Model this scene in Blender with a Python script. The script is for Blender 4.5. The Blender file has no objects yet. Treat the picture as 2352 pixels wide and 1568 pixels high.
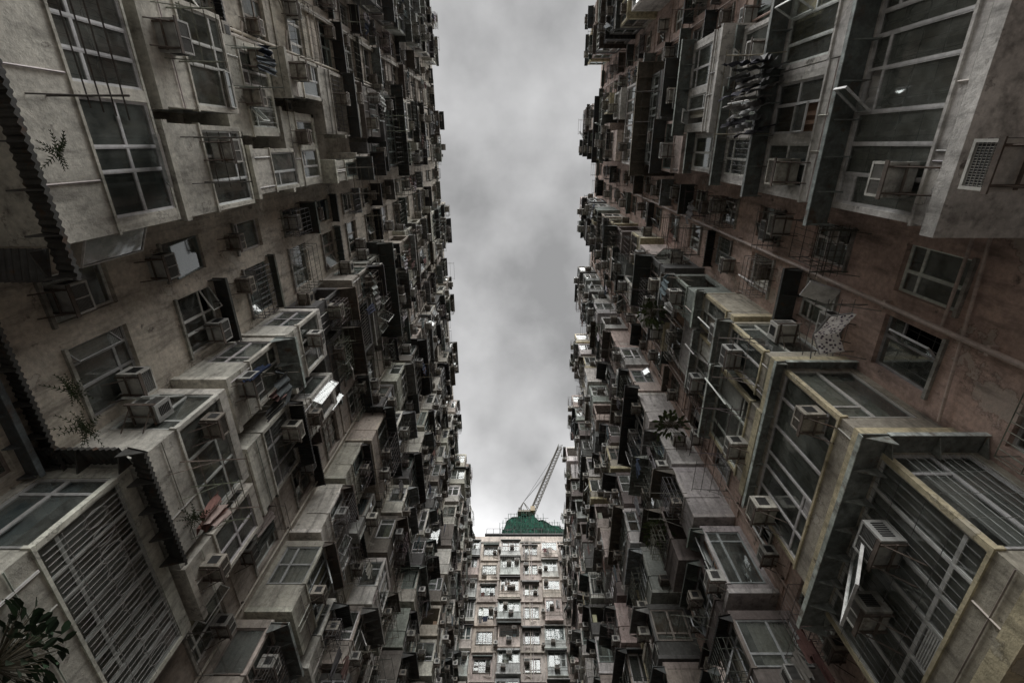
import bpy, math, random
from mathutils import Matrix, Vector
R = random.Random(31)
S = bpy.context.scene
COL = S.collection
rad = math.radians

# ------------------------------------------------------------------ materials
MATS = {}
def nmat(name):
    m = bpy.data.materials.new(name); m.use_nodes = True
    nt = m.node_tree; nt.nodes.clear()
    out = nt.nodes.new('ShaderNodeOutputMaterial')
    return m, nt, out
def N(nt, t, **kw):
    n = nt.nodes.new(t)
    for k, v in kw.items():
        if k in n.inputs: n.inputs[k].default_value = v
        else: setattr(n, k, v)
    return n
def ramp(nt, src, stops):
    r = nt.nodes.new('ShaderNodeValToRGB')
    els = r.color_ramp.elements
    while len(els) < len(stops): els.new(0.5)
    for e, (p, c) in zip(els, stops):
        e.position = p
        e.color = (c, c, c, 1) if not isinstance(c, tuple) else (*c, 1)
    nt.links.new(src, r.inputs[0]); return r
def mixc(nt, a, b, fac, mode='MIX'):
    m = nt.nodes.new('ShaderNodeMix'); m.data_type = 'RGBA'; m.blend_type = mode
    for sock, val in ((m.inputs[0], fac), (m.inputs[6], a), (m.inputs[7], b)):
        if isinstance(val, bpy.types.NodeSocket): nt.links.new(val, sock)
        elif isinstance(val, tuple): sock.default_value = (*val, 1)
        else: sock.default_value = val
    return m.outputs[2]
def noise(nt, vec, scale, detail=6, rough=0.6, mscale=None):
    if mscale:
        mp = nt.nodes.new('ShaderNodeMapping'); mp.inputs['Scale'].default_value = mscale
        nt.links.new(vec, mp.inputs['Vector']); vec = mp.outputs[0]
    n = N(nt, 'ShaderNodeTexNoise', Scale=scale, Detail=detail, Roughness=rough)
    nt.links.new(vec, n.inputs['Vector']); return n.outputs['Fac']
def surf(name, rough=0.85, metallic=0.0, lo=0.5, hi=1.2, grime=(0.05, 0.045, 0.04), gthr=(0.45, 0.68), gamt=0.8,
         peel=None, bump=0.3, rust=False, spec=0.3, fine=(0.65, 1.2)):
    m, nt, out = nmat(name)
    geo = N(nt, 'ShaderNodeNewGeometry'); pos = geo.outputs['Position']
    at = N(nt, 'ShaderNodeAttribute'); at.attribute_name = 'tint'
    n1 = noise(nt, pos, 0.9, 8, 0.65)
    n2 = noise(nt, pos, 9.0, 6, 0.7)
    st = noise(nt, pos, 1.0, 7, 0.65, (4.2, 4.2, 0.8))
    c = mixc(nt, at.outputs['Color'], ramp(nt, n1, [(0.3, lo), (0.7, hi)]).outputs[0], 1.0, 'MULTIPLY')
    c = mixc(nt, c, ramp(nt, n2, [(0.35, fine[0]), (0.65, fine[1])]).outputs[0], 1.0, 'MULTIPLY')
    if peel:
        pn = noise(nt, pos, 1.1, 9, 0.6)
        pr = ramp(nt, pn, [(0.62, 0.0), (0.64, 0.45)])
        c = mixc(nt, c, peel, pr.outputs[0])
        pe = ramp(nt, pn, [(0.611, 0.0), (0.617, 0.45), (0.624, 0.45), (0.63, 0.0)])
        c = mixc(nt, c, (0.06, 0.05, 0.045), pe.outputs[0])
        pn2 = noise(nt, pos, 2.6, 9, 0.68)
        c = mixc(nt, c, (0.09, 0.08, 0.07), ramp(nt, pn2, [(0.62, 0.0), (0.69, 0.8)]).outputs[0])
    gr = ramp(nt, st, [(gthr[0], 0.0), (gthr[1], gamt)])
    c = mixc(nt, c, grime, gr.outputs[0])
    if rust:
        rn = noise(nt, pos, 4.0, 8, 0.7)
        c = mixc(nt, c, (0.09, 0.045, 0.022), ramp(nt, rn, [(0.55, 0.0), (0.68, 0.8)]).outputs[0])
    b = N(nt, 'ShaderNodeBsdfPrincipled', Roughness=rough, Metallic=metallic)
    b.inputs['Specular IOR Level'].default_value = spec
    nt.links.new(c, b.inputs['Base Color'])
    if bump:
        bp = N(nt, 'ShaderNodeBump', Strength=bump, Distance=0.03)
        bn = noise(nt, pos, 14.0, 8, 0.7)
        nt.links.new(bn, bp.inputs['Height']); nt.links.new(bp.outputs[0], b.inputs['Normal'])
    nt.links.new(b.outputs[0], out.inputs[0])
    MATS[name] = m
surf('plaster', peel=(0.5, 0.48, 0.43), gthr=(0.50, 0.76), bump=.5, lo=.6, hi=1.15, fine=(.75, 1.12))
surf('concrete', lo=0.6, hi=1.0, gthr=(0.4, 0.7))
surf('painted_metal', rough=0.5, lo=0.75, hi=1.05, gthr=(.48, .72), gamt=0.6, bump=0.05, spec=0.4, fine=(.8, 1.1))
surf('sheet_metal', rough=0.6, lo=0.5, hi=1.2, gamt=0.7, bump=0.1, rust=True, spec=0.4)
surf('rusty_steel', rough=0.8, lo=0.5, hi=1.1, gamt=0.5, bump=0.1, rust=True)
surf('cloth', rough=0.95, lo=0.8, hi=1.05, gamt=0.1, bump=0.1, spec=0.1, fine=(.85, 1.1))
surf('leaf', rough=0.6, lo=0.6, hi=1.3, gamt=0.2, bump=0.0)
def glassmat():
    m, nt, out = nmat('window_glass')
    geo = N(nt, 'ShaderNodeNewGeometry')
    tr = N(nt, 'ShaderNodeBsdfTransparent'); tr.inputs[0].default_value = (0.74, 0.77, 0.75, 1)
    gl = N(nt, 'ShaderNodeBsdfGlossy', Roughness=0.07); gl.inputs[0].default_value = (0.9, 0.93, 0.93, 1)
    fr = N(nt, 'ShaderNodeFresnel', IOR=1.55)
    ad = N(nt, 'ShaderNodeMath', operation='MULTIPLY_ADD'); ad.inputs[1].default_value = 1.15; ad.inputs[2].default_value = 0.05
    nt.links.new(fr.outputs[0], ad.inputs[0])
    bp = N(nt, 'ShaderNodeBump', Strength=0.14, Distance=0.03)
    nt.links.new(noise(nt, geo.outputs['Position'], 1.8, 2, 0.5), bp.inputs['Height'])
    nt.links.new(bp.outputs[0], gl.inputs['Normal'])
    df = N(nt, 'ShaderNodeBsdfDiffuse'); df.inputs[0].default_value = (0.24, 0.26, 0.24, 1)
    dn = ramp(nt, noise(nt, geo.outputs['Position'], 1.3, 8, 0.7), [(0.38, 0.04), (0.68, 0.6)])
    m1 = N(nt, 'ShaderNodeMixShader'); m2 = N(nt, 'ShaderNodeMixShader')
    nt.links.new(dn.outputs[0], m1.inputs[0]); nt.links.new(tr.outputs[0], m1.inputs[1]); nt.links.new(df.outputs[0], m1.inputs[2])
    nt.links.new(ad.outputs[0], m2.inputs[0]); nt.links.new(m1.outputs[0], m2.inputs[1]); nt.links.new(gl.outputs[0], m2.inputs[2])
    nt.links.new(m2.outputs[0], out.inputs[0])
    MATS['window_glass'] = m
glassmat()
def plain(name, c, rough=0.9):
    m, nt, out = nmat(name)
    geo = N(nt, 'ShaderNodeNewGeometry')
    n = noise(nt, geo.outputs['Position'], 2.0, 5)
    col = mixc(nt, tuple(x * 0.5 for x in c), c, n)
    b = N(nt, 'ShaderNodeBsdfPrincipled', Roughness=rough)
    nt.links.new(col, b.inputs['Base Color']); nt.links.new(b.outputs[0], out.inputs[0]); MATS[name] = m
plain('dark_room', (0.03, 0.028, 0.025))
plain('ac_dark', (0.03, 0.03, 0.03), 0.6)
def netmat():
    m, nt, out = nmat('green_net')
    geo = N(nt, 'ShaderNodeNewGeometry')
    n = noise(nt, geo.outputs['Position'], 1.6, 8, 0.8)
    c = ramp(nt, n, [(0.4, (0.001, 0.012, 0.009)), (0.62, (0.004, 0.11, 0.065))])
    b = N(nt, 'ShaderNodeBsdfPrincipled', Roughness=0.9)
    nt.links.new(c.outputs[0], b.inputs['Base Color'])
    tr = N(nt, 'ShaderNodeBsdfTransparent'); mx = N(nt, 'ShaderNodeMixShader'); mx.inputs[0].default_value = 0.93
    nt.links.new(tr.outputs[0], mx.inputs[1]); nt.links.new(b.outputs[0], mx.inputs[2])
    nt.links.new(mx.outputs[0], out.inputs[0]); MATS['green_net'] = m
netmat()
def floral():
    m, nt, out = nmat('floral_cloth')
    tc = N(nt, 'ShaderNodeTexCoord')
    v = N(nt, 'ShaderNodeTexVoronoi', Scale=15.0); nt.links.new(tc.outputs['Object'], v.inputs['Vector'])
    r = ramp(nt, v.outputs['Distance'], [(0.3, (0.12, 0.09, 0.13)), (0.42, (0.95, 0.93, 0.91))])
    b = N(nt, 'ShaderNodeBsdfPrincipled', Roughness=0.95)
    nt.links.new(r.outputs[0], b.inputs['Base Color'])
    tl = N(nt, 'ShaderNodeBsdfTranslucent'); nt.links.new(r.outputs[0], tl.inputs['Color'])
    mx = N(nt, 'ShaderNodeMixShader'); mx.inputs[0].default_value = .5
    nt.links.new(b.outputs[0], mx.inputs[1]); nt.links.new(tl.outputs[0], mx.inputs[2])
    nt.links.new(mx.outputs[0], out.inputs[0]); MATS['floral_cloth'] = m
floral()

# ------------------------------------------------------------------ mesh builder
class MB:
    def __init__(s): s.v = []; s.f = []; s.m = []; s.t = []
    def quad(s, pts, mat, t):
        b = len(s.v); s.v += [tuple(p) for p in pts]; s.f.append(tuple(range(b, b + len(pts)))); s.m.append(mat); s.t.append(t)
    def box(s, x0, x1, y0, y1, z0, z1, mat, t):
        b = len(s.v)
        s.v += [(x0,y0,z0),(x1,y0,z0),(x1,y1,z0),(x0,y1,z0),(x0,y0,z1),(x1,y0,z1),(x1,y1,z1),(x0,y1,z1)]
        for q in ((0,3,2,1),(4,5,6,7),(0,1,5,4),(1,2,6,5),(2,3,7,6),(3,0,4,7)):
            s.f.append(tuple(b + i for i in q)); s.m.append(mat); s.t.append(t)
    def bar(s, a, c, r, mat, t, n=4):
        a = Vector(a); c = Vector(c); d = c - a
        if d.length < 1e-6: return
        d.normalize(); u = d.orthogonal().normalized(); w = d.cross(u); b = len(s.v)
        for p in (a, c):
            for i in range(n):
                an = 2 * math.pi * (i + .5) / n
                s.v.append(tuple(p + u * (r * math.cos(an)) + w * (r * math.sin(an))))
        for i in range(n):
            j = (i + 1) % n
            s.f.append((b+i, b+j, b+n+j, b+n+i)); s.m.append(mat); s.t.append(t)
        s.f.append(tuple(b+i for i in reversed(range(n)))); s.m.append(mat); s.t.append(t)
        s.f.append(tuple(b+n+i for i in range(n))); s.m.append(mat); s.t.append(t)
    def grid(s, fn, nu, nv, mat, t):
        b = len(s.v)
        for j in range(nv + 1):
            for i in range(nu + 1): s.v.append(tuple(fn(i / nu, j / nv)))
        for j in range(nv):
            for i in range(nu):
                a = b + j * (nu + 1) + i
                s.f.append((a, a+1, a+nu+2, a+nu+1)); s.m.append(mat); s.t.append(t)
    def add(s, o, M=None):
        b = len(s.v)
        if M is None: s.v += o.v
        else: s.v += [tuple(M @ Vector(p)) for p in o.v]
        s.f += [tuple(b + i for i in f) for f in o.f]; s.m += o.m; s.t += o.t
    def mesh(s, name):
        me = bpy.data.meshes.new(name); me.from_pydata(s.v, [], s.f)
        keys = sorted(set(s.m)); idx = {k: i for i, k in enumerate(keys)}
        for k in keys: me.materials.append(MATS[k])
        me.polygons.foreach_set('material_index', [idx[k] for k in s.m])
        at = me.attributes.new('tint', 'FLOAT_COLOR', 'FACE')
        buf = []
        for t in s.t: buf += [t[0], t[1], t[2], 1.0]
        at.data.foreach_set('color', buf); me.update(); return me
def obj(name, mb, parent=None, M=None, **props):
    o = bpy.data.objects.new(name, mb.mesh(name) if isinstance(mb, MB) else mb)
    COL.objects.link(o)
    if parent: o.parent = parent
    if M is not None: o.matrix_local = M
    for k, v in props.items(): o[k] = v
    return o
T = Matrix.Translation
RZ = lambda a: Matrix.Rotation(a, 4, 'Z')
RX = lambda a: Matrix.Rotation(a, 4, 'X')
RY = lambda a: Matrix.Rotation(a, 4, 'Y')
def jit(c, a=0.1):
    k = 1 + R.uniform(-a, a); return tuple(max(0.005, x * k * (1 + R.uniform(-a * .2, a * .2))) for x in c)

CP, SP = math.cos(rad(67.2)), math.sin(rad(67.2))
def proj(p):
    d = p[1] * CP + p[2] * SP
    if d < 0.5: return None
    up = -p[1] * SP + p[2] * CP
    return (1200 + 1078 * p[0] / d, 784 - 1078 * up / d, d)
def inframe(p, mg=120):
    q = proj(p)
    return q is not None and -mg < q[0] < 2352 + mg and -mg < q[1] < 1568 + mg

# ------------------------------------------------------------------ window kit
ALU = [(0.66, 0.67, 0.66), (0.78, 0.78, 0.76), (0.46, 0.47, 0.47), (0.84, 0.84, 0.82), (0.28, 0.24, 0.21), (0.26, 0.31, 0.29), (0.42, .43, .43)]
CUR = [(0.5, 0.47, 0.41), (0.38, 0.36, 0.33), (0.6, 0.6, 0.57), (0.3, 0.21, 0.15), (0.2, 0.26, 0.3), (0.42, 0.4, 0.28), (0.65, 0.62, 0.55)]
def window(w, h, n, detail=2, openp=0.12, curtain=0.55, grille=0.45, frame=None):
    """facing -y, origin lower left, glazing at y=0"""
    D = {k: MB() for k in ('frame', 'pane', 'curtain', 'grille')}
    F, G, C, B = D['frame'], D['pane'], D['curtain'], D['grille']
    t = jit(frame or R.choice(ALU), .15); a = 0.027 if detail > 1 else .036; dp = 0.028
    F.box(0, w, -dp, dp, 0, a, 'painted_metal', t); F.box(0, w, -dp, dp, h - a, h, 'painted_metal', t)
    F.box(0, a, -dp, dp, a, h - a, 'painted_metal', t); F.box(w - a, w, -dp, dp, a, h - a, 'painted_metal', t)
    zt = R.choice([0.3, 0.36, h - 0.42, h - .35, h * .5]) if h > 0.9 else None
    ws = [R.choice([.7, 1, 1, 1.3]) for _ in range(n)]; sm = sum(ws); xs = a
    for i in range(n):
        pw = (w - a) * ws[i] / sm
        x0 = xs; x1 = x0 + pw - a; xs += pw
        if i < n - 1: F.box(x1, x1 + a, -dp * .8, dp * .8, a, h - a, 'painted_metal', t)
        rows = [(a, h - a)] if zt is None or R.random() < .2 else [(a, zt), (zt + a * .8, h - a)]
        if len(rows) == 2: F.box(x0, x1, -dp * .7, dp * .7, zt, zt + a * .8, 'painted_metal', t)
        for (z0, z1) in rows:
            b = 0.017 if detail > 1 else .024
            sub = MB(); g = MB(); W, H = x1 - x0, z1 - z0
            if W < .06: continue
            sub.box(0, W, -.018, .018, 0, b, 'painted_metal', t); sub.box(0, W, -.018, .018, H - b, H, 'painted_metal', t)
            sub.box(0, b, -.018, .018, b, H - b, 'painted_metal', t); sub.box(W - b, W, -.018, .018, b, H - b, 'painted_metal', t)
            if R.random() < .05 and H < .7:
                k = b
                while k < H - b - .03: sub.box(b, W - b, -.015, .0, k, k + .02, 'painted_metal', t); k += .035
            else: g.quad([(b, 0, b), (W - b, 0, b), (W - b, 0, H - b), (b, 0, H - b)], 'window_glass', (1, 1, 1))
            if R.random() < openp and H > .3:
                ang = rad(R.uniform(10, 34))
                M = T((x0, -dp - .02, z0 + H)) @ RX(-ang) @ T((0, 0, -H)) if R.random() < .45 else \
                    T((x0, -dp - .02, z0)) @ RZ(-ang * 2)
            else: M = T((x0, 0, z0))
            F.add(sub, M); G.add(g, M)
    r = R.random()
    if r < curtain:
        ct = jit(R.choice(CUR), .2); k = R.uniform(.55, 1.0); x0 = R.choice([0, w * (1 - k)])
        nn = max(10, int(w * k * 14)); ph = R.uniform(0, 6)
        C.grid(lambda u, v: (x0 + u * w * k, .07 + .025 * math.sin(u * w * k * 38 + ph) + .008 * math.sin(u * 97), h * v * .98 + .02), nn, 1, 'cloth', ct)
    elif r < curtain + .2:
        ct = jit((0.55, 0.55, 0.52)); k = R.uniform(.1, .5) * h
        while k < h - .03: C.box(.05, w - .05, .05, .075, k, k + .014, 'cloth', ct); k += .035
    if R.random() < grille:
        bt = jit(R.choice([(0.4, 0.4, 0.38), (0.16, 0.16, 0.16), (0.5, 0.5, 0.47)]), .2)
        y = R.choice([.035, .035, .035, -.075]); st = R.choice([.1, .13, .17]) if detail > 1 else .22
        rr_ = .0045 if detail > 1 else .006
        k = st
        while k < w - .02:
            B.bar((k, y, .03), (k, y, h - .03), rr_, 'painted_metal', bt); k += st
        for q in (.25, .5, .75): B.bar((.02, y, h * q), (w - .02, y, h * q), .006, 'painted_metal', bt)
        if detail > 1 and R.random() < .5:
            for q in range(int(w / .34)):
                cx = .2 + q * .34
                for s2 in range(10):
                    a0, a1 = s2 * math.pi / 5, (s2 + 1) * math.pi / 5
                    B.bar((cx + .13 * math.cos(a0), y, h * .6 + .2 * math.sin(a0)), (cx + .13 * math.cos(a1), y, h * .6 + .2 * math.sin(a1)), .005, 'painted_metal', bt)
    return D
def addw(dst, D, M):
    for k in D: dst[k].add(D[k], M)

SHEET = [(0.12, 0.14, 0.13), (0.07, 0.08, 0.08), (0.2, 0.2, 0.19), (0.035, 0.035, 0.035), (0.12, 0.10, 0.08), (0.26, 0.28, 0.27), (0.04, 0.04, 0.04), (.06, .065, .06)]
def canopy_strip(mb, L, p, drop, t, corr=False, wave=.09):
    if corr:
        nu = int(L / wave * 4)
        mb.grid(lambda u, v: (u * L, -p * v, -drop * v + .018 * math.sin(u * L / wave * 2 * math.pi)), nu, 1, 'sheet_metal', t)
        mb.grid(lambda u, v: (u * L, -p + .0 - .002 * v, -drop + .018 * math.sin(u * L / wave * 2 * math.pi) - (.05 + .03 * abs(math.sin(u * L / wave * math.pi))) * v), nu, 1, 'sheet_metal', t)
    else:
        mb.box(0, L, -p, 0, -.012, .012, 'sheet_metal', t)
        mb.box(0, L, -p - .015, -p, -.07, .02, 'sheet_metal', jit(tuple(c * 2.2 for c in t), .2))
    n = max(2, int(L / .55) + 1)
    for i in range(n):
        x = .02 + (L - .06) * i / (n - 1)
        hh = min(.32, p * .6)
        b = len(mb.v)
        mb.v += [(x, 0, -.02), (x, -p * .93, -.02 - drop * .9), (x, 0, -hh), (x + .02, 0, -.02), (x + .02, -p * .93, -.02 - drop * .9), (x + .02, 0, -hh)]
        for q in ((0, 1, 2), (5, 4, 3), (0, 3, 4, 1), (1, 4, 5, 2), (2, 5, 3, 0)):
            mb.f.append(tuple(b + k for k in q)); mb.m.append('sheet_metal'); mb.t.append(tuple(c * 1.2 for c in t))

def cage(mb, w, d, h, t, st=.16):
    for z in (0, h * .33, h * .66, h):
        mb.bar((0, 0, z), (0, -d, z), .01, 'rusty_steel', t); mb.bar((w, 0, z), (w, -d, z), .01, 'rusty_steel', t); mb.bar((0, -d, z), (w, -d, z), .01, 'rusty_steel', t)
    k = 0
    while k <= w + .01:
        mb.bar((k, -d, 0), (k, -d, h), .007, 'rusty_steel', t); mb.bar((k, -d, 0), (k, 0, 0), .007, 'rusty_steel', t); k += st
    k = st
    while k < d:
        mb.bar((0, -k, 0), (w, -k, 0), .007, 'rusty_steel', t)
        mb.bar((0, -k, 0), (0, -k, h), .007, 'rusty_steel', t); mb.bar((w, -k, 0), (w, -k, h), .007, 'rusty_steel', t); k += st

def make_bay(W, D, H, tint, near=2, yellow=False, forced=None, canopy=None, pmax=.75, trimc=None, frame=None, sill=None, head=None, ccol=None, noac=False, plain_=False, nfr=None, bigopen=False):
    P = {k: MB() for k in ('shell', 'frame', 'pane', 'curtain', 'grille', 'canopy')}
    s = P['shell']; th = .09
    kind = forced or R.choices(['full', 'tall', 'open', 'mixed', 'pair'], [4, 1.5, 1.4, 2.5, 2])[0]
    sill = sill or {'full': R.uniform(.7, 1.0), 'pair': R.uniform(.9, 1.05), 'tall': .35, 'open': .9, 'mixed': .95}[kind]
    head = head or (H - .38)
    lip = R.choice([0, .05, .09]) if not yellow else .1
    trim = trimc or (jit((0.66, 0.59, 0.40), .08) if yellow else jit(tuple(c * 1.25 for c in tint), .1))
    s.box(-lip, W + lip, -D - lip, .02, 0, .14 if not yellow else .22, 'plaster', trim)
    zz0 = .14 if not yellow else .22
    s.box(0, W, -D, -D + th, zz0, sill, 'plaster', tint)
    s.box(0, th, -D + th, .02, zz0, sill, 'plaster', tint); s.box(W - th, W, -D + th, .02, zz0, sill, 'plaster', tint)
    s.box(-.03, W + .03, -D - .03, -D + th + .02, sill, sill + .05, 'plaster', trim)
    s.box(0, W, -D, .02, head, H - .14, 'plaster', jit(tint, .1))
    z0 = sill + .05; wh = head - z0
    for (x, y) in ((0, -D), (W - th, -D)): s.box(x, x + th, y, y + th, z0, head, 'plaster', trim)
    s.box(0, th, -.15, .02, sill, head, 'plaster', tint); s.box(W - th, W, -.15, .02, sill, head, 'plaster', tint)
    fc = frame or R.choice(ALU)
    if kind == 'open':
        bt = jit((0.2, 0.2, 0.2), .4)
        k = th
        while k < W - th: P['grille'].bar((k, -D + .03, z0), (k, -D + .03, head), .008, 'rusty_steel', bt); k += .14
        for q in (.3, .7): P['grille'].bar((th, -D + .03, z0 + wh * q), (W - th, -D + .03, z0 + wh * q), .012, 'rusty_steel', bt)
        for q in range(R.randint(1, 4)):
            cx = R.uniform(.1, max(.15, W - .6)); s.box(cx, cx + R.uniform(.2, .4), -D + .2, -D + .5, .9, R.uniform(1.1, 1.8), 'cloth', jit(R.choice(CUR), .3))
        addw(P, window(W - .3, wh, max(1, round(W / .9)), near, 0, .7, .2, fc), T((.15, -.02, z0)))
    elif kind == 'mixed' and W > 1.4:
        k = W * R.uniform(.3, .55)
        s.box(k, k + .12, -D + .001, -D + th, z0, head, 'plaster', tint)
        for a, b, solid in ((th, k, False), (k + .12, W - th, R.random() < .5)):
            if solid:
                s.box(a, b, -D + .002, -D + th, z0, head, 'plaster', jit(tint, .15))
                ww = (b - a) * .6; addw(P, window(ww, wh * .6, 1, near, .15, .3, .3, fc), T((a + (b - a) * .2, -D - .04, z0 + wh * .3)))
            else: addw(P, window(b - a, wh, max(1, round((b - a) / .5)), near, .12, .6, .4, fc), T((a, -D + .05, z0)))
    elif kind == 'pair' and W > 2:
        m = W * R.uniform(.44, .56)
        for (a, b) in ((th + .12, m - .09), (m + .09, W - th - .12)):
            addw(P, window(b - a, wh, max(2, round((b - a) / .5)), near, .1, .75, .5, fc), T((a, -D + .05, z0)))
        for (a, b) in ((th, th + .12), (m - .09, m + .09), (W - th - .12, W - th)):
            s.box(a, b, -D + .002, -D + th, z0, head, 'plaster', tint)
    else:
        addw(P, window(W - 2 * th, wh, nfr or max(1, round(W / R.uniform(.42, .7))), near, .0 if plain_ else .1, .8, .4, fc), T((th, -D + .05, z0)))
    if bigopen:   # large white side-hung sash standing open
        sub = MB(); g = MB(); a_, W_, H_ = .04, .8, wh * .8; tt = (.78, .78, .76)
        sub.box(0, W_, -.02, .02, 0, a_, 'painted_metal', tt); sub.box(0, W_, -.02, .02, H_ - a_, H_, 'painted_metal', tt)
        sub.box(0, a_, -.02, .02, a_, H_ - a_, 'painted_metal', tt); sub.box(W_ - a_, W_, -.02, .02, a_, H_ - a_, 'painted_metal', tt)
        g.quad([(a_, 0, a_), (W_ - a_, 0, a_), (W_ - a_, 0, H_ - a_), (a_, 0, H_ - a_)], 'window_glass', (1, 1, 1))
        M = T((W * bigopen, -D - .02, z0 + .2 + H_)) @ RX(rad(-38)) @ T((0, 0, -H_)); P['frame'].add(sub, M); P['pane'].add(g, M)
    sw = D - th - .15
    if kind != 'open' and sw > .3:
        if R.random() < .8: addw(P, window(sw, wh, max(1, round(sw / .6)), near, .04, .6, .4, fc), T((.05, -.15, z0)) @ RZ(rad(-90)))
        else: s.box(.01, th - .01, -D + th, -.15, z0, head, 'plaster', tint)
        if R.random() < .8: addw(P, window(sw, wh, max(1, round(sw / .6)), near, .04, .6, .4, fc), T((W - .05, -D + th, z0)) @ RZ(rad(90)))
        else: s.box(W - th + .01, W - .01, -D + th, -.15, z0, head, 'plaster', tint)
    if (canopy if canopy is not None else R.random() < .7):
        c = P['canopy']; p = R.uniform(.45, 1) * pmax; ct = ccol or jit(R.choice(SHEET), .2); zc = head + R.uniform(.02, .1)
        corr = R.random() < .35 and not ccol
        wv = .09 if near > 1 else .2
        ov = p * .8 if W > 2.5 else .1
        fr = MB(); canopy_strip(fr, W + 2 * ov, p, R.uniform(.03, .12), ct, corr, wv)
        c.add(fr, T((-ov, -D, zc)))
        if R.random() < .8 and W > 2.5:
            sd = MB(); canopy_strip(sd, D, p * .8, .05, ct, corr, wv)
            c.add(sd, T((0, 0, zc + .001)) @ RZ(rad(-90)))
            c.add(sd, T((W, -D, zc + .001)) @ RZ(rad(90)))
    if R.random() < .45 and canopy is None:
        g = MB(); cw = R.uniform(.7, max(.8, min(2.0, W - .2))); cage(g, cw, R.uniform(.3, .5), R.uniform(.5, wh), jit((0.26, 0.25, 0.23), .5), .14 if near > 1 else .24)
        P['grille'].add(g, T((R.uniform(.05, max(.06, W - cw)), -D - .035, z0)))
    for q in range(R.randint(0, 3)):
        x = R.uniform(.1, W - .1); s.bar((x, -D - .02, .1), (x, -D - .02, sill - .03), .014, 'painted_metal', jit((0.5, .48, .45), .4))
    if R.random() < .5: s.bar((0, -D - .02, sill * .6), (W, -D - .02, sill * .6 + R.uniform(-.04, .04)), .012, 'painted_metal', jit((0.4, .38, .35), .5))
    return P

# ------------------------------------------------------------------ small things templates
def ac_template(v):
    c, g, b = MB(), MB(), MB()
    w, d, h = [(.46, .4, .34), (.5, .42, .36), (.42, .38, .32), (.48, .44, .36), (.52, .36, .4), (.44, .34, .3)][v]
    t = [(0.5, 0.49, 0.45), (0.6, 0.59, 0.55), (0.37, 0.34, 0.29), (0.5, 0.48, 0.42), (.42, .42, .40), (.3, .27, .23)][v]
    x0, x1 = -w / 2, w / 2
    c.box(x0, x1, -d + .03, 0, 0, h, 'sheet_metal' if v in (0, 2, 3, 5) else 'painted_metal', t)
    for (a, e, z, q) in ((x0, x1, 0, .035), (x0, x1, h - .035, h), (x0, x0 + .035, .035, h - .035), (x1 - .035, x1, .035, h - .035)):
        c.box(a, e, -d, -d + .03, z, q, 'painted_metal', tuple(k * 1.05 for k in t))
    for s in (-1, 1):
        for i in range(7):
            z = .08 + i * (h - .16) / 6; xa = x1 if s > 0 else x0 - .008
            c.box(xa, xa + .008, -d * .8, -d * .3, z, z + .02, 'ac_dark', t)
    g.quad([(x0 + .035, -d + .026, .035), (x1 - .035, -d + .026, .035), (x1 - .035, -d + .026, h - .035), (x0 + .035, -d + .026, h - .035)], 'ac_dark', (.02,) * 3)
    n = 12
    if v % 2 == 0:
        for i in range(n):
            z = .05 + i * (h - .1) / n; g.box(x0 + .035, x1 - .035, -d + .006, -d + .02, z, z + .009, 'painted_metal', tuple(k * .5 for k in t))
        g.box(-.01, .01, -d - .002, -d + .022, .035, h - .035, 'painted_metal', t)
    else:
        for i in range(16):
            x = x0 + .05 + i * (w - .1) / 15; g.bar((x, -d + .012, .035), (x, -d + .012, h - .035), .003, 'painted_metal', tuple(k * .7 for k in t))
        for i in range(6):
            z = .06 + i * (h - .12) / 5; g.bar((x0 + .035, -d + .008, z), (x1 - .035, -d + .008, z), .004, 'painted_metal', t)
    bt = (0.16, 0.13, 0.11)
    for x in (x0 + .06, x1 - .06):
        b.box(x - .015, x + .015, -d - .03, .02, -.035, -.003, 'rusty_steel', bt)
        b.bar((x, -d * .9, -.03), (x, .01, -.36), .012, 'rusty_steel', bt)
    b.box(x0 - .02, x1 + .02, -d - .05, -d - .03, -.04, .03, 'rusty_steel', bt)
    b.box(x0 + .02, x1 - .02, -.5 * d, -.5 * d + .03, -.06, -.037, 'rusty_steel', bt)
    return c, g, b
NV = 6
AC = [ac_template(i) for i in range(NV)]
ACM = [(a[0].mesh('ac_casing'), a[1].mesh('ac_grille'), a[2].mesh('ac_bracket')) for a in AC]
ac_list = []; rack_list = []

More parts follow.
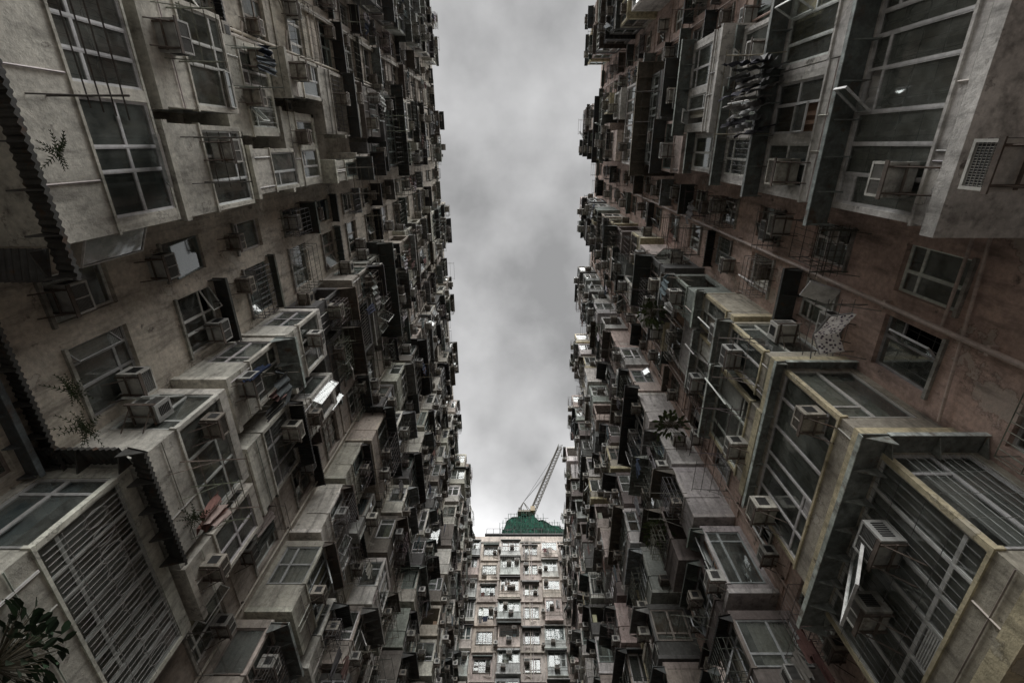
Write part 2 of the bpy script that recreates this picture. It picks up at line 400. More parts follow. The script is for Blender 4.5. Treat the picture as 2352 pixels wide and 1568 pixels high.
# ------------------------------------------------------------------ buildings
def apartment(label, origin, rot, span, bays, z_base, floors, wallpal, baypal, s, wins_rel, Dfn, yellowfn=None, special=None, split=True, clean=None):
    root = bpy.data.objects.new('apartment_building', None); COL.objects.link(root)
    root['label'] = label; root['category'] = 'apartment building'; root['group'] = 'apartment blocks around the courtyard'
    MW = T(origin) @ RZ(rot); root.matrix_world = MW
    wall = MB(); FH = 2.75
    zb = z_base + floors[0] * FH
    x0, x1 = span
    bt = wallpal[0]
    wall.box(x0, x1, 0, .25, -1.6 - origin[2], zb, 'plaster', bt)
    bs = sorted(bays); rec = []; cur = x0
    for a, b in bs:
        if a > cur: rec.append((cur, a))
        cur = max(cur, b)
    if cur < x1: rec.append((cur, x1))
    topz = z_base + (floors[1]) * FH
    for a, b in bs: wall.box(a, b, .001, .25, zb, topz, 'plaster', bt)
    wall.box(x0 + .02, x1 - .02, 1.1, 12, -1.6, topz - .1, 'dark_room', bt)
    wall.box(x0, x1, -.12, 12.1, topz, topz + .22, 'concrete', (0.3, 0.29, 0.27))
    wall.box(x0, x1, -.1, .1, topz + .22, topz + 1.0, 'plaster', jit(bt))
    wall.box(x0 - .02, x0, 0.002, 12.0, -1.6, topz - .001, 'plaster', bt); wall.box(x1, x1 + .02, .002, 12.0, -1.6, topz - .001, 'plaster', bt)
    wins = []; bys = []
    for (a, b) in rec:
        iscl = clean is not None and a < clean < b
        band = wallpal[3] if iscl else jit(R.choice(wallpal), .1)
        for j in range(*floors):
            z = z_base + j * FH; t = jit(R.choice(wallpal), .12) if R.random() < .35 and not iscl else jit(band, .04)
            hs = []
            L = b - a
            if L > 2.2 or not split and L > 1.6:
                for (ra, rb) in wins_rel(L): hs.append((a + ra, a + rb))
            elif L > 1.0: hs.append((a + .15, b - .15))
            sill, head = z + .92, z + 2.25
            wall.box(a, b, 0, .25, z, sill, 'plaster', t); wall.box(a, b, 0.0, .25, head, z + FH, 'plaster', t)
            cur = a
            for (p, q) in hs:
                wall.box(cur, p, 0, .25, sill, head, 'plaster', t); cur = q
            wall.box(cur, b, 0, .25, sill, head, 'plaster', t)
            if not iscl: wall.box(a + .003, b - .003, -.035 if split else -.22, 0.01, z - .05, z + .05, 'plaster', jit(t, .1))
            for (p, q) in hs:
                wall.box(p - .04, q + .04, -.06, .06, sill - .07, sill - .003, 'concrete', jit((0.45, 0.44, 0.4)))
                wc = MW @ Vector(((p + q) / 2, 0, z + 1.6))
                if inframe(wc, 160): wins.append((wc.length, p, q, sill, head, wc))
    for (a, b) in bs:
        for j in range(*floors):
            z = z_base + j * FH
            wc = MW @ Vector(((a + b) / 2, -1, z + 1.4))
            if not inframe(wc, 230): continue
            if split and wc.length > 11.5 and b - a > 3 and R.random() < .8:
                m = a + (b - a) * R.choice([.35, .5, .62]); g = R.choice([.0, .25, .5])
                for (p, q) in ((a, m - .02), (m + g, b)): bys.append(((MW @ Vector(((p + q) / 2, -1, z + 1.4))).length, p, q, z, j, wc))
            else: bys.append((wc.length, a, b, z, j, wc))
    obj('wall', wall, root)
    wins.sort(key=lambda k: k[0]); rest = MB()
    for i, (dist, p, q, z0, z1, wc) in enumerate(wins):
        near = 2 if dist < 20 else 1
        D = window(q - p, z1 - z0, max(1, round((q - p) / .55)), near, .1, .6, .5)
        can = MB()
        if R.random() < (.5 if dist > 13 else .12):
            cp = R.uniform(.2, .6); canopy_strip(can, q - p + .3, cp, .08, jit(R.choice(SHEET), .2), R.random() < .3, .09 if near > 1 else .2)
            cn = MB(); cn.add(can, T((-.15, -.12, z1 - z0 + .1))); can = cn
        if R.random() < (.3 if dist > 11 else .1):
            g = MB(); cage(g, q - p, R.uniform(.25, .55), (z1 - z0) * R.uniform(.5, 1), jit((0.26, 0.25, 0.23), .5), .14 if near > 1 else .24)
            D['grille'].add(g, T((0, -.13, 0)))
        M = T((p, .12, z0))
        if i < 100:
            o = obj('window', D['frame'], root, M)
            for nm, k in (('window_pane', D['pane']), ('curtain', D['curtain']), ('security_grille', D['grille']), ('canopy', can)):
                if k.f: obj(nm, k, o)
        else:
            for k in (*D.values(), can): rest.add(k, M)
        if R.random() < (.75 if split else .4) and dist > 8.6:
            v = R.randrange(NV); xx = R.choice([p + .32, q - .32]) if q - p > .8 else (p + q) / 2
            zz = z0 + R.choice([-.45, .1, .75, 1.0]); ac_list.append((MW @ T((xx, .03, zz)), v))
        if R.random() < .28 and dist > 11: rack_list.append((MW @ T((p, 0, z0 - .12)), R.uniform(.7, 1.5), q - p))
    if rest.f: obj('window', rest, root, kind='stuff')
    bys.sort(key=lambda k: k[0]); rest = MB()
    for i, (dist, a, b, z, j, wc) in enumerate(bys):
        near = 2 if dist < 20 else 1
        D = Dfn(wc, j); W = b - a
        tint = jit(R.choice(baypal), .12); yel = yellowfn(wc, j) if yellowfn else False
        if yel: tint = jit((0.44, 0.41, 0.34), .1)
        sp = special(wc, j) if special else None
        kw = dict(forced=R.choice(['full', 'pair']) if dist < 12 else None)
        sh = R.uniform(0, .2) if dist > 14 else 0; sh2 = R.uniform(0, .2) if dist > 14 else 0
        W2 = W - sh - sh2; base = R.uniform(-.06, .1)
        if sp:
            kw.update(sp); tint = jit(kw.pop('tint', tint), .06)
        noac = kw.get('noac', False)
        if wc.z > 28: kw['pmax'] = .42
        P = make_bay(W2, D, 2.75 - (R.uniform(0, .3) if dist > 14 else .06), tint, near, yel, **kw)
        M = T((a + sh, 0, z + base))
        if i < 100:
            o = obj('bay', P['shell'], root, M)
            for nm, k in (('window_frame', P['frame']), ('window_pane', P['pane']), ('curtain', P['curtain']), ('security_grille', P['grille']), ('canopy', P['canopy'])):
                if k.f: obj(nm, k, o)
        else:
            for k in P.values(): rest.add(k, M)
        if noac: continue
        for q in range(2):
            if R.random() < (.8, .45)[q] * (1 if dist > 10 else .6) and (q == 0 or W2 > 2):
                v = R.randrange(NV); xx = R.uniform(.35, max(.4, W2 / 2)) + q * (W2 / 2 - .3)
                ac_list.append((MW @ M @ T((xx, -D - .0, R.choice([.4, 1.0, 1.35, 1.6]))), v))
        if R.random() < .35:
            v = R.randrange(NV)
            if s > 0: ac_list.append((MW @ M @ T((0, -D * .5, R.choice([.4, 1.2]))) @ RZ(rad(-90)), v))
            else: ac_list.append((MW @ M @ T((W2, -D * .5, R.choice([.4, 1.2]))) @ RZ(rad(90)), v))
        if R.random() < .38: rack_list.append((MW @ M @ T((R.uniform(.2, max(.3, W2 - 1.6)), -D - .04, .85)), R.uniform(.7, 1.5) if wc.z < 28 else .5, R.uniform(.7, 1.4)))
    if rest.f: obj('bay', rest, root, kind='stuff')
    for (a, b) in rec:
        if clean is not None and a < clean < b: continue
        for k in range(R.randint(2, 4)):
            p = MB(); x = R.choice([a + R.uniform(.1, .5), b - R.uniform(.1, .3), (a + b) / 2 + R.uniform(-.2, .2)])
            r = R.choice([.03, .045, .055]); t = jit(R.choice(wallpal), .15); y = -.05 - r
            p.bar((x, y, zb - 3), (x, y, topz), r, 'painted_metal', t, 8)
            z = zb
            while z < topz:
                p.box(x - r - .03, x + r + .03, y - r * .5, 0.01, z, z + .04, 'rusty_steel', jit((0.15, .13, .11)))
                if R.random() < .5:
                    q = R.choice([-1, 1]) * R.uniform(.3, 1.0)
                    if a < x + q < b: p.bar((x, y, z + .4), (x + q, y, z + .6), r * .7, 'painted_metal', t, 6)
                z += 2.75
            obj('drainpipe', p, root)
    return root, MW

LP = [(0.50, 0.455, 0.39), (0.49, 0.46, 0.40), (0.44, 0.40, 0.35), (0.60, 0.545, 0.465)]
LB = [(0.52, 0.50, 0.44), (0.44, 0.42, 0.37), (0.32, 0.33, 0.30), (0.46, 0.41, 0.36), (0.62, 0.60, 0.54), (0.13, 0.13, 0.125), (0.2, .18, .16)]
RP = [(0.52, 0.385, 0.33), (0.48, 0.36, 0.31), (0.54, 0.41, 0.355), (0.58, 0.43, 0.37)]
RB = [(0.50, 0.48, 0.46), (0.48, 0.41, 0.37), (0.32, 0.34, 0.32), (0.62, 0.59, 0.56), (0.48, 0.40, 0.36), (0.13, 0.13, 0.125), (0.2, .17, .16)]
lbays = [(-9.6, -6.0), (-2.5, 1.3), (4.85, 8.6), (11.9, 15.4), (18.6, 22.2), (25.6, 29.2), (32.6, 36.2), (38.6, 42.2), (43.4, 45.6)]
def lD(wc, j):
    if wc.length < 14: return 1.4
    if wc.y > 30: return R.uniform(1.35, 1.75)
    return max(.7, 1.42 - .02 * wc.z + R.uniform(-.3, .2))
def lsp(wc, j):
    if -2 < wc.y < 1 and j < 4: return dict(forced='pair', canopy=False, tint=(0.64, .62, .55), trimc=(0.6, .58, .51), frame=(.7, .71, .69), sill=1.05, head=2.5, noac=(j == 0), bigopen=.62 if j == 0 else False)
    if 5 < wc.y < 9 and j < 3: return dict(forced='full', canopy=(j > 0 and R.random() < .5), tint=(0.6, .58, .52), frame=(.6, .6, .58) if j >= 0 else (.4, .41, .4), noac=(j < 0), plain_=(j < 0))
left, ML = apartment('tall weathered beige concrete apartment block crowded with bay windows', (-7.8, 0, 0), rad(90), (-13.2, 47), lbays, 6.4, (-1, 14), LP, LB, 1,
    lambda L: [(.7, 1.5), (1.95, 3.35)] if L > 3.5 else ([(.4, 1.2), (1.6, L - .25)] if L > 2.2 else []), lD, None, lsp, clean=3)
rb_w = [(-9.4, -5.9), (-2.8, 1.0), (4.2, 7.6), (10.8, 14.3), (17.6, 21.2), (24.6, 28.2), (31.6, 35.2), (38.0, 41.6), (43.2, 45.6)]
rbays = [(-b, -a) for a, b in rb_w]
def rD(wc, j):
    if wc.length < 14: return 1.45
    if wc.y > 30: return R.uniform(1.45, 1.9)
    if wc.z > 28: return R.uniform(1.4, 1.6) if wc.y < 2 else R.uniform(1.25, 1.55)
    return max(.8, 1.5 - .006 * wc.z + R.uniform(-.35, .2))
def yel(wc, j):
    if 4 < wc.y < 8 and j < 3: return True
    return R.random() < .1
def rsp(wc, j):
    if -2 < wc.y < 1 and j < 4: return dict(forced='tall' if j < 1 else 'pair', canopy=True, tint=(0.64, .62, .59), trimc=(0.72, .7, .67), frame=(.72, .72, .7), pmax=.4, ccol=(.16, .18, .17), head=2.3, sill=.5 if j == 0 else .62, noac=True)
    if 4 < wc.y < 8 and j < 3: return dict(forced='full', canopy=True, ccol=(.26, .28, .26), pmax=.42, sill=.66, head=2.45, frame=(.6, .6, .58), noac=(j < 0), bigopen=.42 if j < 0 else False)
right, MR = apartment('tall pinkish brown apartment block with yellow trimmed bay windows', (6.76, 0, 0), rad(-90), (-47, 13.2), rbays, 6.0, (-1, 14), RP, RB, -1,
    lambda L: [(.3, 1.3), (1.75, 2.6)] if L > 3.1 else ([(.3, 1.2), (1.6, L - .3)] if L > 2.2 else []), rD, yel, rsp, clean=-2.7)
BP = [(0.56, 0.49, 0.44), (0.60, 0.53, 0.48), (0.52, 0.45, 0.41)]
BB = [(0.60, 0.53, 0.49), (0.52, 0.54, 0.52), (0.64, 0.62, 0.58), (0.55, 0.48, 0.43)]
def bD(wc, j): return R.uniform(.55, .95) + (.25 if abs(wc.x + 1.3) < 1 else 0)
back, MBk = apartment('pale pink apartment block closing off the courtyard end', (0, 46, 0), 0, (-14, 13), [(-12, -9.5), (-7.2, -5.0), (-2.6, -.2), (2.2, 4.3), (9, 12)], 3.1, (0, 15), BP, BB, 1,
    lambda L: [(.25, L / 2 - .12), (L / 2 + .12, L - .25)] if L > 3.5 else [(.3, L - .45)], bD, split=False)
pp = MB(); pc = (0.6, .49, .44)
pp.bar((-2.72, -.1, 2), (-2.72, -.1, 30), .045, 'painted_metal', pc, 10)
for k in range(12): pp.box(-2.80, -2.64, -.12, .01, 4 + k * 2.1, 4.06 + k * 2.1, 'painted_metal', pc)
pp.bar((-4.1, -.08, 6.45), (-1.2, -.08, 6.75), .028, 'painted_metal', pc, 8); pp.bar((-2.72, -.07, 7.0), (-1.1, -.07, 7.02), .028, 'painted_metal', pc, 8)
obj('water_pipe', pp, right)
for (yy, out_, z, v) in [(.45, 1.45, 6.7, 0), (.5, 1.45, 9.6, 3), (-1.8, 1.45, 11.6, 1), (.2, 1.6, 5.0, 1), (1.9, 0, 12.0, 1), (5.3, 1.45, 4.9, 4), (6.4, 1.45, 4.7, 0)]:
    ac_list.append((MR @ T((-yy, -out_, z)), v))

# ------------------------------------------------------------------ air conditioners
ac_list.sort(key=lambda k: k[0].translation.length)
ac_list = [a for a in ac_list if inframe(a[0].translation, 60)]
rest = MB()
for i, (M, v) in enumerate(ac_list):
    if i < 300:
        o = obj('air_conditioner', ACM[v][0], None, M, label='grimy box air conditioner on a steel bracket on the facade', category='air conditioner', group='air conditioners on the facades')
        obj('front_grille', ACM[v][1], o); obj('mounting_bracket', ACM[v][2], o)
    else:
        for k in AC[v]: rest.add(k, M)
if rest.f: obj('air_conditioner', rest, None, kind='stuff', label='many small box air conditioners high on the facades', category='air conditioner', group='air conditioners on the facades')

# ------------------------------------------------------------------ drying racks + laundry
def garment(kind, t):
    g = MB(); ph = R.uniform(0, 6)
    if kind == 'shirt':
        g.grid(lambda u, v: ((u - .5) * .46, .03 * math.sin(u * 14 + ph + v * 2), -.62 * v), 10, 5, 'cloth', t)
        for s in (-1, 1):
            g.grid(lambda u, v: (s * (.23 + .2 * u), .02 * math.sin(v * 9 + ph), -.3 * u - .2 * v), 3, 4, 'cloth', t)
    elif kind == 'trousers':
        for s in (-1, 1):
            g.grid(lambda u, v: (s * (.01 + .17 * u * (1 - .25 * v)), .03 * math.sin(u * 9 + ph + v * 3), -.85 * v), 5, 5, 'cloth', t)
    else:
        g.grid(lambda u, v: ((u - .5) * .42 * (1 - .25 * v), .06 * math.sin(u * 16 + ph + v * 2), -.5 * v - .05 * math.sin(u * 7)), 14, 5, 'cloth', t)
    return g
CL = [(0.05, 0.06, 0.09), (0.45, 0.45, 0.45), (0.15, 0.09, 0.08), (0.06, 0.06, 0.06), (0.3, 0.28, 0.25), (0.12, 0.14, 0.15), (0.16, 0.15, 0.15)]
rack_list = [r for r in rack_list if inframe(r[0].translation, 40)]
rack_list.sort(key=lambda k: k[0].translation.length)
def rack(M, L, W, t=None):
    r = MB(); t = t or jit((0.26, 0.25, 0.22), .6); up = R.uniform(0, .15); k = R.choice([2, 3, 4])
    for q in range(2): r.bar((W * q, 0.05, 0), (W * q, -L, up), .014, 'rusty_steel', t); r.bar((W * q, .03, -.4), (W * q, -L * .6, up * .6 - .01), .009, 'rusty_steel', t)
    for q in range(k + 1): y = -L * (.25 + .75 * q / k); r.bar((-.1, y, -up * y / L + .015), (W + .1, y, -up * y / L + .015), .009, 'rusty_steel', t)
    obj('drying_rack', r, None, M, label='rusty steel clothes drying rack jutting from a window', category='drying rack', group='drying racks on the facades')
    return up
def cloth(M, kd, ct):
    obj('laundry', garment(kd, ct), None, M, label='washed %s hanging on a drying rack outside a window' % kd, category='laundry', group='laundry drying outside')
for i, (M, L, W) in enumerate(rack_list[:270]):
    up = rack(M, L, W)
    if R.random() < .28 and M.translation.length > 13:
        for q in range(R.randint(1, 3)):
            cloth(M @ T((W * (.2 + .3 * q), -L * R.uniform(.4, .95), up * .6)) @ RZ(R.uniform(-.2, .2)), R.choice(['shirt', 'trousers', 'towel']), jit(R.choice(CL), .3))
Mr = MR @ T((.2, -1.5, 11.3)); rack(Mr, 1.0, 1.5)
for q in range(16):
    cloth(Mr @ T((.05 + .09 * q, -.35 - .22 * (q % 3), R.uniform(-.05, 0))) @ RZ(rad(80 + R.uniform(-30, 30))), R.choice(['shirt', 'towel', 'trousers']), R.choice([(.1, .1, .1), (.35, .35, .35), (.05, .05, .06), (.25, .24, .23), (.08, .08, .1)]))
Ml = ML @ T((6.0, -1.55, 7.15)); rack(Ml, .8, .9)
cloth(Ml @ T((.3, -.4, 0)) @ RZ(.5), 'towel', (.28, .16, .14)); cloth(Ml @ T((.42, -.5, -.03)) @ RZ(-.4), 'towel', (.4, .32, .29)); cloth(Ml @ T((.55, -.35, -.02)) @ RZ(1.1), 'towel', (.24, .13, .11))
cloth(ML @ T((5.0, -1.5, 10.4)) @ RZ(rad(80)), 'trousers', (.02, .03, .06))
rr = MB()
for k in range(4): rr.bar((-2.6, -1.9 - .16 * k, 7.15 + .02 * k), (-.45 + .05 * k, -1.9 - .16 * k, 7.15), .012, 'rusty_steel', (.12, .11, .1))
for x in (-2.3, -.6): rr.bar((x, -1.4, 7.1), (x, -2.5, 7.12), .014, 'rusty_steel', (.12, .11, .1)); rr.bar((x, -1.4, 6.8), (x, -2.0, 7.1), .01, 'rusty_steel', (.12, .11, .1))
obj('drying_rack', rr, None, ML, label='long bamboo and steel drying rods outside pale bay window', category='drying rack', group='drying racks on the facades')

# ------------------------------------------------------------------ corrugated awning around the lower floor (beige block)
def long_awning(z, seq, p, t, label_parent, wave=.1):
    mb = MB()
    for (kind, a, b, y) in seq:
        L = abs(b - a); st = MB(); canopy_strip(st, L, p, .12, t, True, wave)
        if kind == 'f': mb.add(st, T((a, y, z)))
        elif kind == 's-': mb.add(st, T((y, a, z)) @ RZ(rad(-90)))
        else: mb.add(st, T((y, b, z)) @ RZ(rad(90)))
    obj('corrugated_awning', mb, label_parent)
long_awning(6.33, [('f', -2.9, 1.7, -1.4), ('f', 1.3, 4.85, 0), ('s-', 0, -1.4, 4.85), ('f', 4.5, 6.9, -1.4), ('s+', 0, -1.4, 1.3)], .42, (0.07, 0.07, 0.066), left)

# ------------------------------------------------------------------ plants
def fern(n, ln, t):
    g = MB()
    for i in range(n):
        a = R.uniform(0, 6.28); el = R.uniform(-.2, 1.2); d = Vector((math.cos(a) * math.cos(el), math.sin(a) * math.cos(el), math.sin(el))); L = ln * R.uniform(.5, 1)
        p = Vector((0, 0, 0)); prev = p
        for s in range(6):
            d.z -= .12; q = prev + d.normalized() * L / 6; g.bar(prev, q, .004, 'leaf', t, 3)
            side = d.cross(Vector((0, 0, 1))).normalized()
            for sg in (-1, 1):
                e = q + side * sg * L * .22 * (1 - s / 7) + d * .03; w = d.normalized() * .012
                g.quad([q - w, q + w, e + w * .3, e - w * .3], 'leaf', jit(t, .3))
            prev = q
    return g
def leafy(n, rad_, t):
    g = MB()
    for i in range(n):
        a = R.uniform(0, 6.28); el = R.uniform(-.1, 1.4); d = Vector((math.cos(a) * math.cos(el), math.sin(a) * math.cos(el), math.sin(el))); L = rad_ * R.uniform(.4, 1)
        b = d * L; g.bar((0, 0, 0), b, .005, 'leaf', (0.06, 0.05, 0.03), 3)
        fw = (d + Vector((R.uniform(-.6, .6), R.uniform(-.6, .6), -.4))).normalized(); sd = fw.cross(Vector((0, 0, 1))).normalized()
        l2, w2 = .22, .05; tt = jit(t, .4)
        m1, m2, tip = b + fw * l2 * .35, b + fw * l2 * .7 - Vector((0, 0, .02)), b + fw * l2 - Vector((0, 0, .06))
        g.quad([b, m1 + sd * w2, m2 + sd * w2 * .8, tip], 'leaf', tt); g.quad([b, tip, m2 - sd * w2 * .8, m1 - sd * w2], 'leaf', tt)
    return g
for (p, n, L, lab) in [((-7.2, 4.3, 6.5), 22, .45, 'wild fern tuft growing from a corrugated awning'), ((-7.15, 3.6, 6.5), 16, .35, 'wild fern tuft growing from a corrugated awning'),
                       ((-5.9, 6.2, 6.5), 16, .35, 'wild fern tuft growing from a corrugated awning'), ((-6.0, .1, 6.5), 12, .3, 'wild fern tuft growing on a bay ledge')]:
    obj('fern_plant', fern(n, L, (0.05, 0.07, 0.03)), None, T(p), label=lab, category='plant', group='wild plants on the ledges')
obj('leafy_plant', leafy(170, .65, (0.02, 0.04, 0.018)), None, T((-6.15, 5.6, 3.55)), label='dark leafy potted plant on a window ledge', category='plant')
for p in [(4.9, 8.6, 13.2), (5.0, 6.0, 17.0), (4.9, 13.0, 13.0)]:
    obj('leafy_plant', leafy(90, .5, (0.06, 0.08, 0.03)), None, T(p), label='straggly leafy plant on a balcony ledge', category='plant', group='wild plants on the ledges')

# ------------------------------------------------------------------ folding chair with floral cushion
ch = bpy.data.objects.new('lounge_chair', None); COL.objects.link(ch)
ch['label'] = 'folding chair with white floral cushions hung outside a window'; ch['category'] = 'chair'
fr = MB(); t = (0.3, 0.3, 0.3)
for x in (-.22, .22):
    fr.bar((x, 0, 0), (x, .4, 0), .012, 'painted_metal', t, 6); fr.bar((x, .4, 0), (x, .55, .66), .012, 'painted_metal', t, 6)
    fr.bar((x, .05, 0), (x, .4, -.35), .012, 'painted_metal', t, 6); fr.bar((x, .4, 0), (x, 0, -.35), .012, 'painted_metal', t, 6)
fr.bar((-.22, 0, 0), (.22, 0, 0), .012, 'painted_metal', t, 6); fr.bar((-.22, .55, .66), (.22, .55, .66), .012, 'painted_metal', t, 6)
def pad(L):
    m = MB()
    for sgn in (-1, 1):
        m.grid(lambda u, v: ((u - .5) * .46, v * L, sgn * .035 * (abs(math.sin(u * math.pi * 4)) * .5 + .5) * (abs(math.sin(v * math.pi * 4)) * .5 + .5) * (0 if u in (0, 1) or v in (0, 1) else 1)), 20, 20, 'floral_cloth', (1, 1, 1))
    return m
obj('chair_frame', fr, ch); obj('seat_cushion', pad(.42), ch, T((0, -.02, .05)))
obj('back_cushion', pad(.68), ch, T((0, .36, .06)) @ RX(rad(78)))
ch.matrix_world = T((5.95, 3.4, 8.55)) @ RZ(rad(-8)) @ RX(rad(140)) @ T((0, -.4, -.05))
hr = MR @ T((-3.9, 0, 8.75)); rack(hr, 1.0, 1.0, (.25, .24, .22))
wb = MB(); wb.box(-.3, .3, -.22, .22, 0, .03, 'painted_metal', (.7, .7, .7)); wb.box(-.3, .3, -.22, -.19, .03, .07, 'painted_metal', (.6, .6, .6))
obj('white_board', wb, None, T((6.25, 2.9, 9.5)) @ RX(rad(35)) @ RY(rad(25)), label='white plastic panel propped on a rack by a window', category='panel')

# ------------------------------------------------------------------ rooftop structures, construction tower, crane
ph = MB(); pt = (0.06, 0.07, 0.08)
ph.box(-4.8, 5.4, 2.0, 9, 44.6, 47.6, 'plaster', pt); ph.box(-5.0, 5.6, 1.8, 9.2, 47.6, 47.8, 'concrete', (0.12, .12, .12))
for k in range(12): ph.bar((-4.8 + k * .92, 1.9, 47.8), (-4.8 + k * .92, 1.9, 48.7), .03, 'rusty_steel', (0.08, .08, .08))
ph.bar((-4.8, 1.9, 48.7), (5.4, 1.9, 48.7), .03, 'rusty_steel', (0.08, .08, .08))
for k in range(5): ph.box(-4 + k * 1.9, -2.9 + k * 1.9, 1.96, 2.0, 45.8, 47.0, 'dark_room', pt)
obj('rooftop_structure', ph, back)
tw = bpy.data.objects.new('construction_tower', None); COL.objects.link(tw); tw.location = (0, 58, -1.6)
tw['label'] = 'tower under construction wrapped in green netting'; tw['category'] = 'building'
b = MB(); b.box(-3.0, 7.2, 0, 9, 0, 58.5, 'concrete', (0.14, .15, .16))
for k in range(6): b.box(1.2 + k * 1.0, 2.1 + k * 1.0, -.03, 0, 56.4, 58.1, 'painted_metal', (0.2, .24, .27))
b.box(4.8, 6.4, .5, 5, 58.5, 61.8, 'concrete', (0.22, .23, .25))
obj('tower_body', b, tw)
prof = [(-3.3, 58.0), (-3.2, 60.6), (-2.7, 61.4), (-2.1, 62.5), (-.9, 62.4), (-.3, 63.1), (1.0, 62.8), (1.9, 63.0), (2.5, 61.7), (3.6, 61.9), (4.6, 60.6), (6.0, 60.3), (7.0, 59.2), (7.5, 58.0)]
def ztop(x):
    for (xa, za), (xb, zb) in zip(prof, prof[1:]):
        if xa <= x <= xb: return za + (zb - za) * (x - xa) / (xb - xa)
    return 58.0
net = MB(); x = -3.3
while x < 7.4:
    xb = min(x + R.uniform(.6, 1.1), 7.5); z = 56.9; zm = (ztop(x + .01) + ztop(xb - .01)) / 2
    while z < zm - .1:
        z1 = min(z + 1.4, zm); yo = -.7 + R.uniform(-.25, .25); last = z1 >= zm - .01
        ta, tb = (ztop(x + .01), ztop(xb - .01)) if last else (z1, z1)
        net.grid(lambda u, v: (x + (xb - x) * u, yo + .22 * math.sin(9 * u) * math.sin(v * math.pi), z + (ta + (tb - ta) * u - z) * v), 4, 4, 'green_net', (1, 1, 1))
        z = z1
    net.quad([(x, -.75, ztop(x + .01) - .05), (xb, -.75, ztop(xb - .01) - .05), (xb, 5, ztop(xb - .01) - .05), (x, 5, ztop(x + .01) - .05)], 'green_net', (1, 1, 1))
    x = xb
net.quad([(-3.3, -.7, 56.9), (-3.3, 5, 56.9), (-3.3, 5, 58.2), (-3.3, -.7, 58.2)], 'green_net', (1, 1, 1))
obj('green_netting', net, tw)
sc = MB(); t = (0.03, 0.08, 0.055)
for i in range(27):
    x = -3.6 + i * .42; sc.bar((x, -1.0, 56.6), (x + R.uniform(-.15, .15), -1.0, ztop(max(-3.2, x)) + R.uniform(.1, 1.1)), .035, 'rusty_steel', t)
for k in range(6):
    z = 57.8 + k * 1.0; xs = [q for q in [-3.3 + .1 * w for w in range(108)] if ztop(q) >= z - .6]
    if xs: sc.bar((xs[0] - .2, -1.02, z), (xs[-1] + .2, -1.02, z + .05), .035, 'rusty_steel', t)
obj('scaffolding', sc, tw)
cr = bpy.data.objects.new('tower_crane', None); COL.objects.link(cr); cr.location = (1.2, 60, 61.0)
cr['label'] = 'dark luffing tower crane above a building under construction'; cr['category'] = 'crane'
Y = (0.09, 0.08, 0.06)
def lattice(a, c, w, n, r, mat='painted_metal', t=Y):
    m = MB(); a = Vector(a); c = Vector(c); d = (c - a).normalized(); u = Vector((0, 1, 0)); v = d.cross(u).normalized()
    co = [(u * i + v * j) * w / 2 for i, j in ((-1, -1), (1, -1), (1, 1), (-1, 1))]
    for k in co: m.bar(a + k, c + k, r, mat, t)
    for i in range(n):
        p, q = a + (c - a) * (i / n), a + (c - a) * ((i + 1) / n)
        for k in range(4):
            m.bar(p + co[k], q + co[(k + 1) % 4], r * .6, mat, t); m.bar(p + co[k], p + co[(k + 1) % 4], r * .6, mat, t)
    return m
obj('mast', lattice((0, 0, -5), (0, 0, 3.2), 1.1, 6, .09), cr)
cab = MB(); cab.box(-2.0, 1.0, -.8, .8, 3.2, 3.6, 'painted_metal', (0.1, .08, .05)); cab.box(.2, 1.0, -1.2, -.8, 3.0, 4.1, 'painted_metal', (.22, .16, .07)); cab.box(-1.9, -1.3, -.6, .6, 3.6, 4.4, 'rusty_steel', (.1, .1, .1))
obj('cab', cab, cr)
tip = (7.0, 0, 23.6)
obj('boom', lattice((.5, 0, 3.6), tip, .8, 22, .065), cr)
af = MB(); apex = (-1.0, 0, 6.4)
for y in (-.5, .5): af.bar((-2.0, y, 3.6), apex, .07, 'painted_metal', Y); af.bar((.3, y, 3.6), apex, .06, 'painted_metal', Y)
obj('a_frame', af, cr)
cb = MB()
for y in (-.25, .25): cb.bar(apex, tip, .03, 'rusty_steel', (.06, .06, .06)); cb.bar(apex, (4.4, y, 15.6), .03, 'rusty_steel', (.06, .06, .06))
cb.bar(tip, (7.0, 0, 20.5), .03, 'rusty_steel', (.06, .06, .06)); cb.box(6.88, 7.12, -.12, .12, 20.0, 20.5, 'painted_metal', Y)
obj('hoist_cable', cb, cr)

# ------------------------------------------------------------------ ground
g = MB(); g.quad([(-600, -600, -1.6), (600, -600, -1.6), (600, 600, -1.6), (-600, 600, -1.6)], 'concrete', (0.13, .125, .12))
obj('ground', g, None, kind='structure')

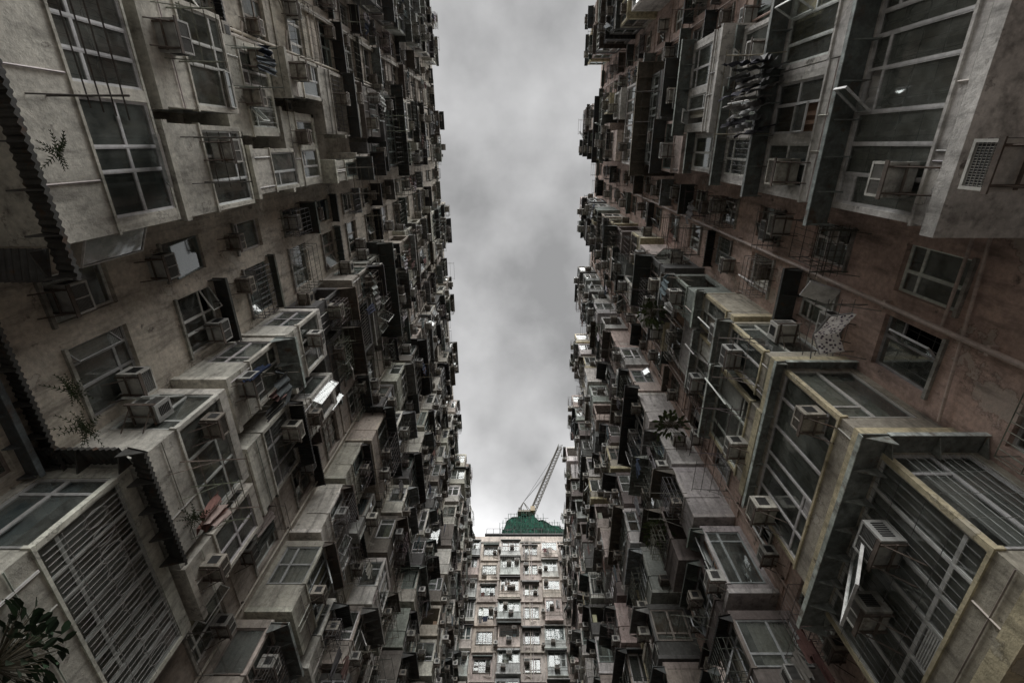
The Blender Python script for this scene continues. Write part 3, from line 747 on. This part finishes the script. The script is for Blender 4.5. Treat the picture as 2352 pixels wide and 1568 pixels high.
# ------------------------------------------------------------------ world, sun, camera
w = bpy.data.worlds.new('World'); S.world = w; w.use_nodes = True; nt = w.node_tree; nt.nodes.clear()
out = nt.nodes.new('ShaderNodeOutputWorld'); bg = nt.nodes.new('ShaderNodeBackground')
tc = nt.nodes.new('ShaderNodeTexCoord')
sky = nt.nodes.new('ShaderNodeTexSky'); sky.sky_type = 'NISHITA'; sky.sun_disc = False; sky.sun_elevation = rad(48); sky.sun_rotation = rad(180)
bw = nt.nodes.new('ShaderNodeRGBToBW'); nt.links.new(sky.outputs[0], bw.inputs[0])
n1 = noise(nt, tc.outputs['Generated'], 3.1, 8, 0.52, (1.0, 1.0, 1.0)); n2 = noise(nt, tc.outputs['Generated'], 1.9, 3, 0.5)
mm = N(nt, 'ShaderNodeMath', operation='MULTIPLY_ADD'); nt.links.new(n2, mm.inputs[0]); mm.inputs[1].default_value = .6; nt.links.new(n1, mm.inputs[2])
cl = ramp(nt, mm.outputs[0], [(0.64, (3.0, 3.01, 3.05)), (0.94, (6.2, 6.2, 6.25))])
sx = nt.nodes.new('ShaderNodeSeparateXYZ'); nt.links.new(tc.outputs['Generated'], sx.inputs[0])
hz = ramp(nt, sx.outputs['Z'], [(0.68, 1.0), (0.75, 0.75), (0.86, 0.5)])
c1 = mixc(nt, cl.outputs[0], hz.outputs[0], 1.0, 'MULTIPLY')
c2 = mixc(nt, c1, bw.outputs[0], .08)
nt.links.new(c2, bg.inputs['Color']); bg.inputs['Strength'].default_value = .22
nt.links.new(bg.outputs[0], out.inputs[0])
sl = bpy.data.lights.new('sun', 'SUN'); sl.energy = 5.0; sl.angle = rad(62); sl.color = (1, .99, .965)
so = bpy.data.objects.new('sun', sl); COL.objects.link(so); so.rotation_euler = (rad(42), 0, 0)
cam = bpy.data.cameras.new('Camera'); co = bpy.data.objects.new('Camera', cam); COL.objects.link(co)
co.rotation_euler = (rad(90 + 67.2), 0, 0); cam.lens = 16.5; cam.sensor_width = 36; cam.shift_x = -.0102; cam.clip_end = 2000; cam.clip_start = .05
S.camera = co
S.view_settings.view_transform = 'Standard'; S.view_settings.look = 'None'; S.view_settings.exposure = 0
print('COUNT', len(bpy.data.objects), 'AC', len(ac_list), 'racks', len(rack_list))
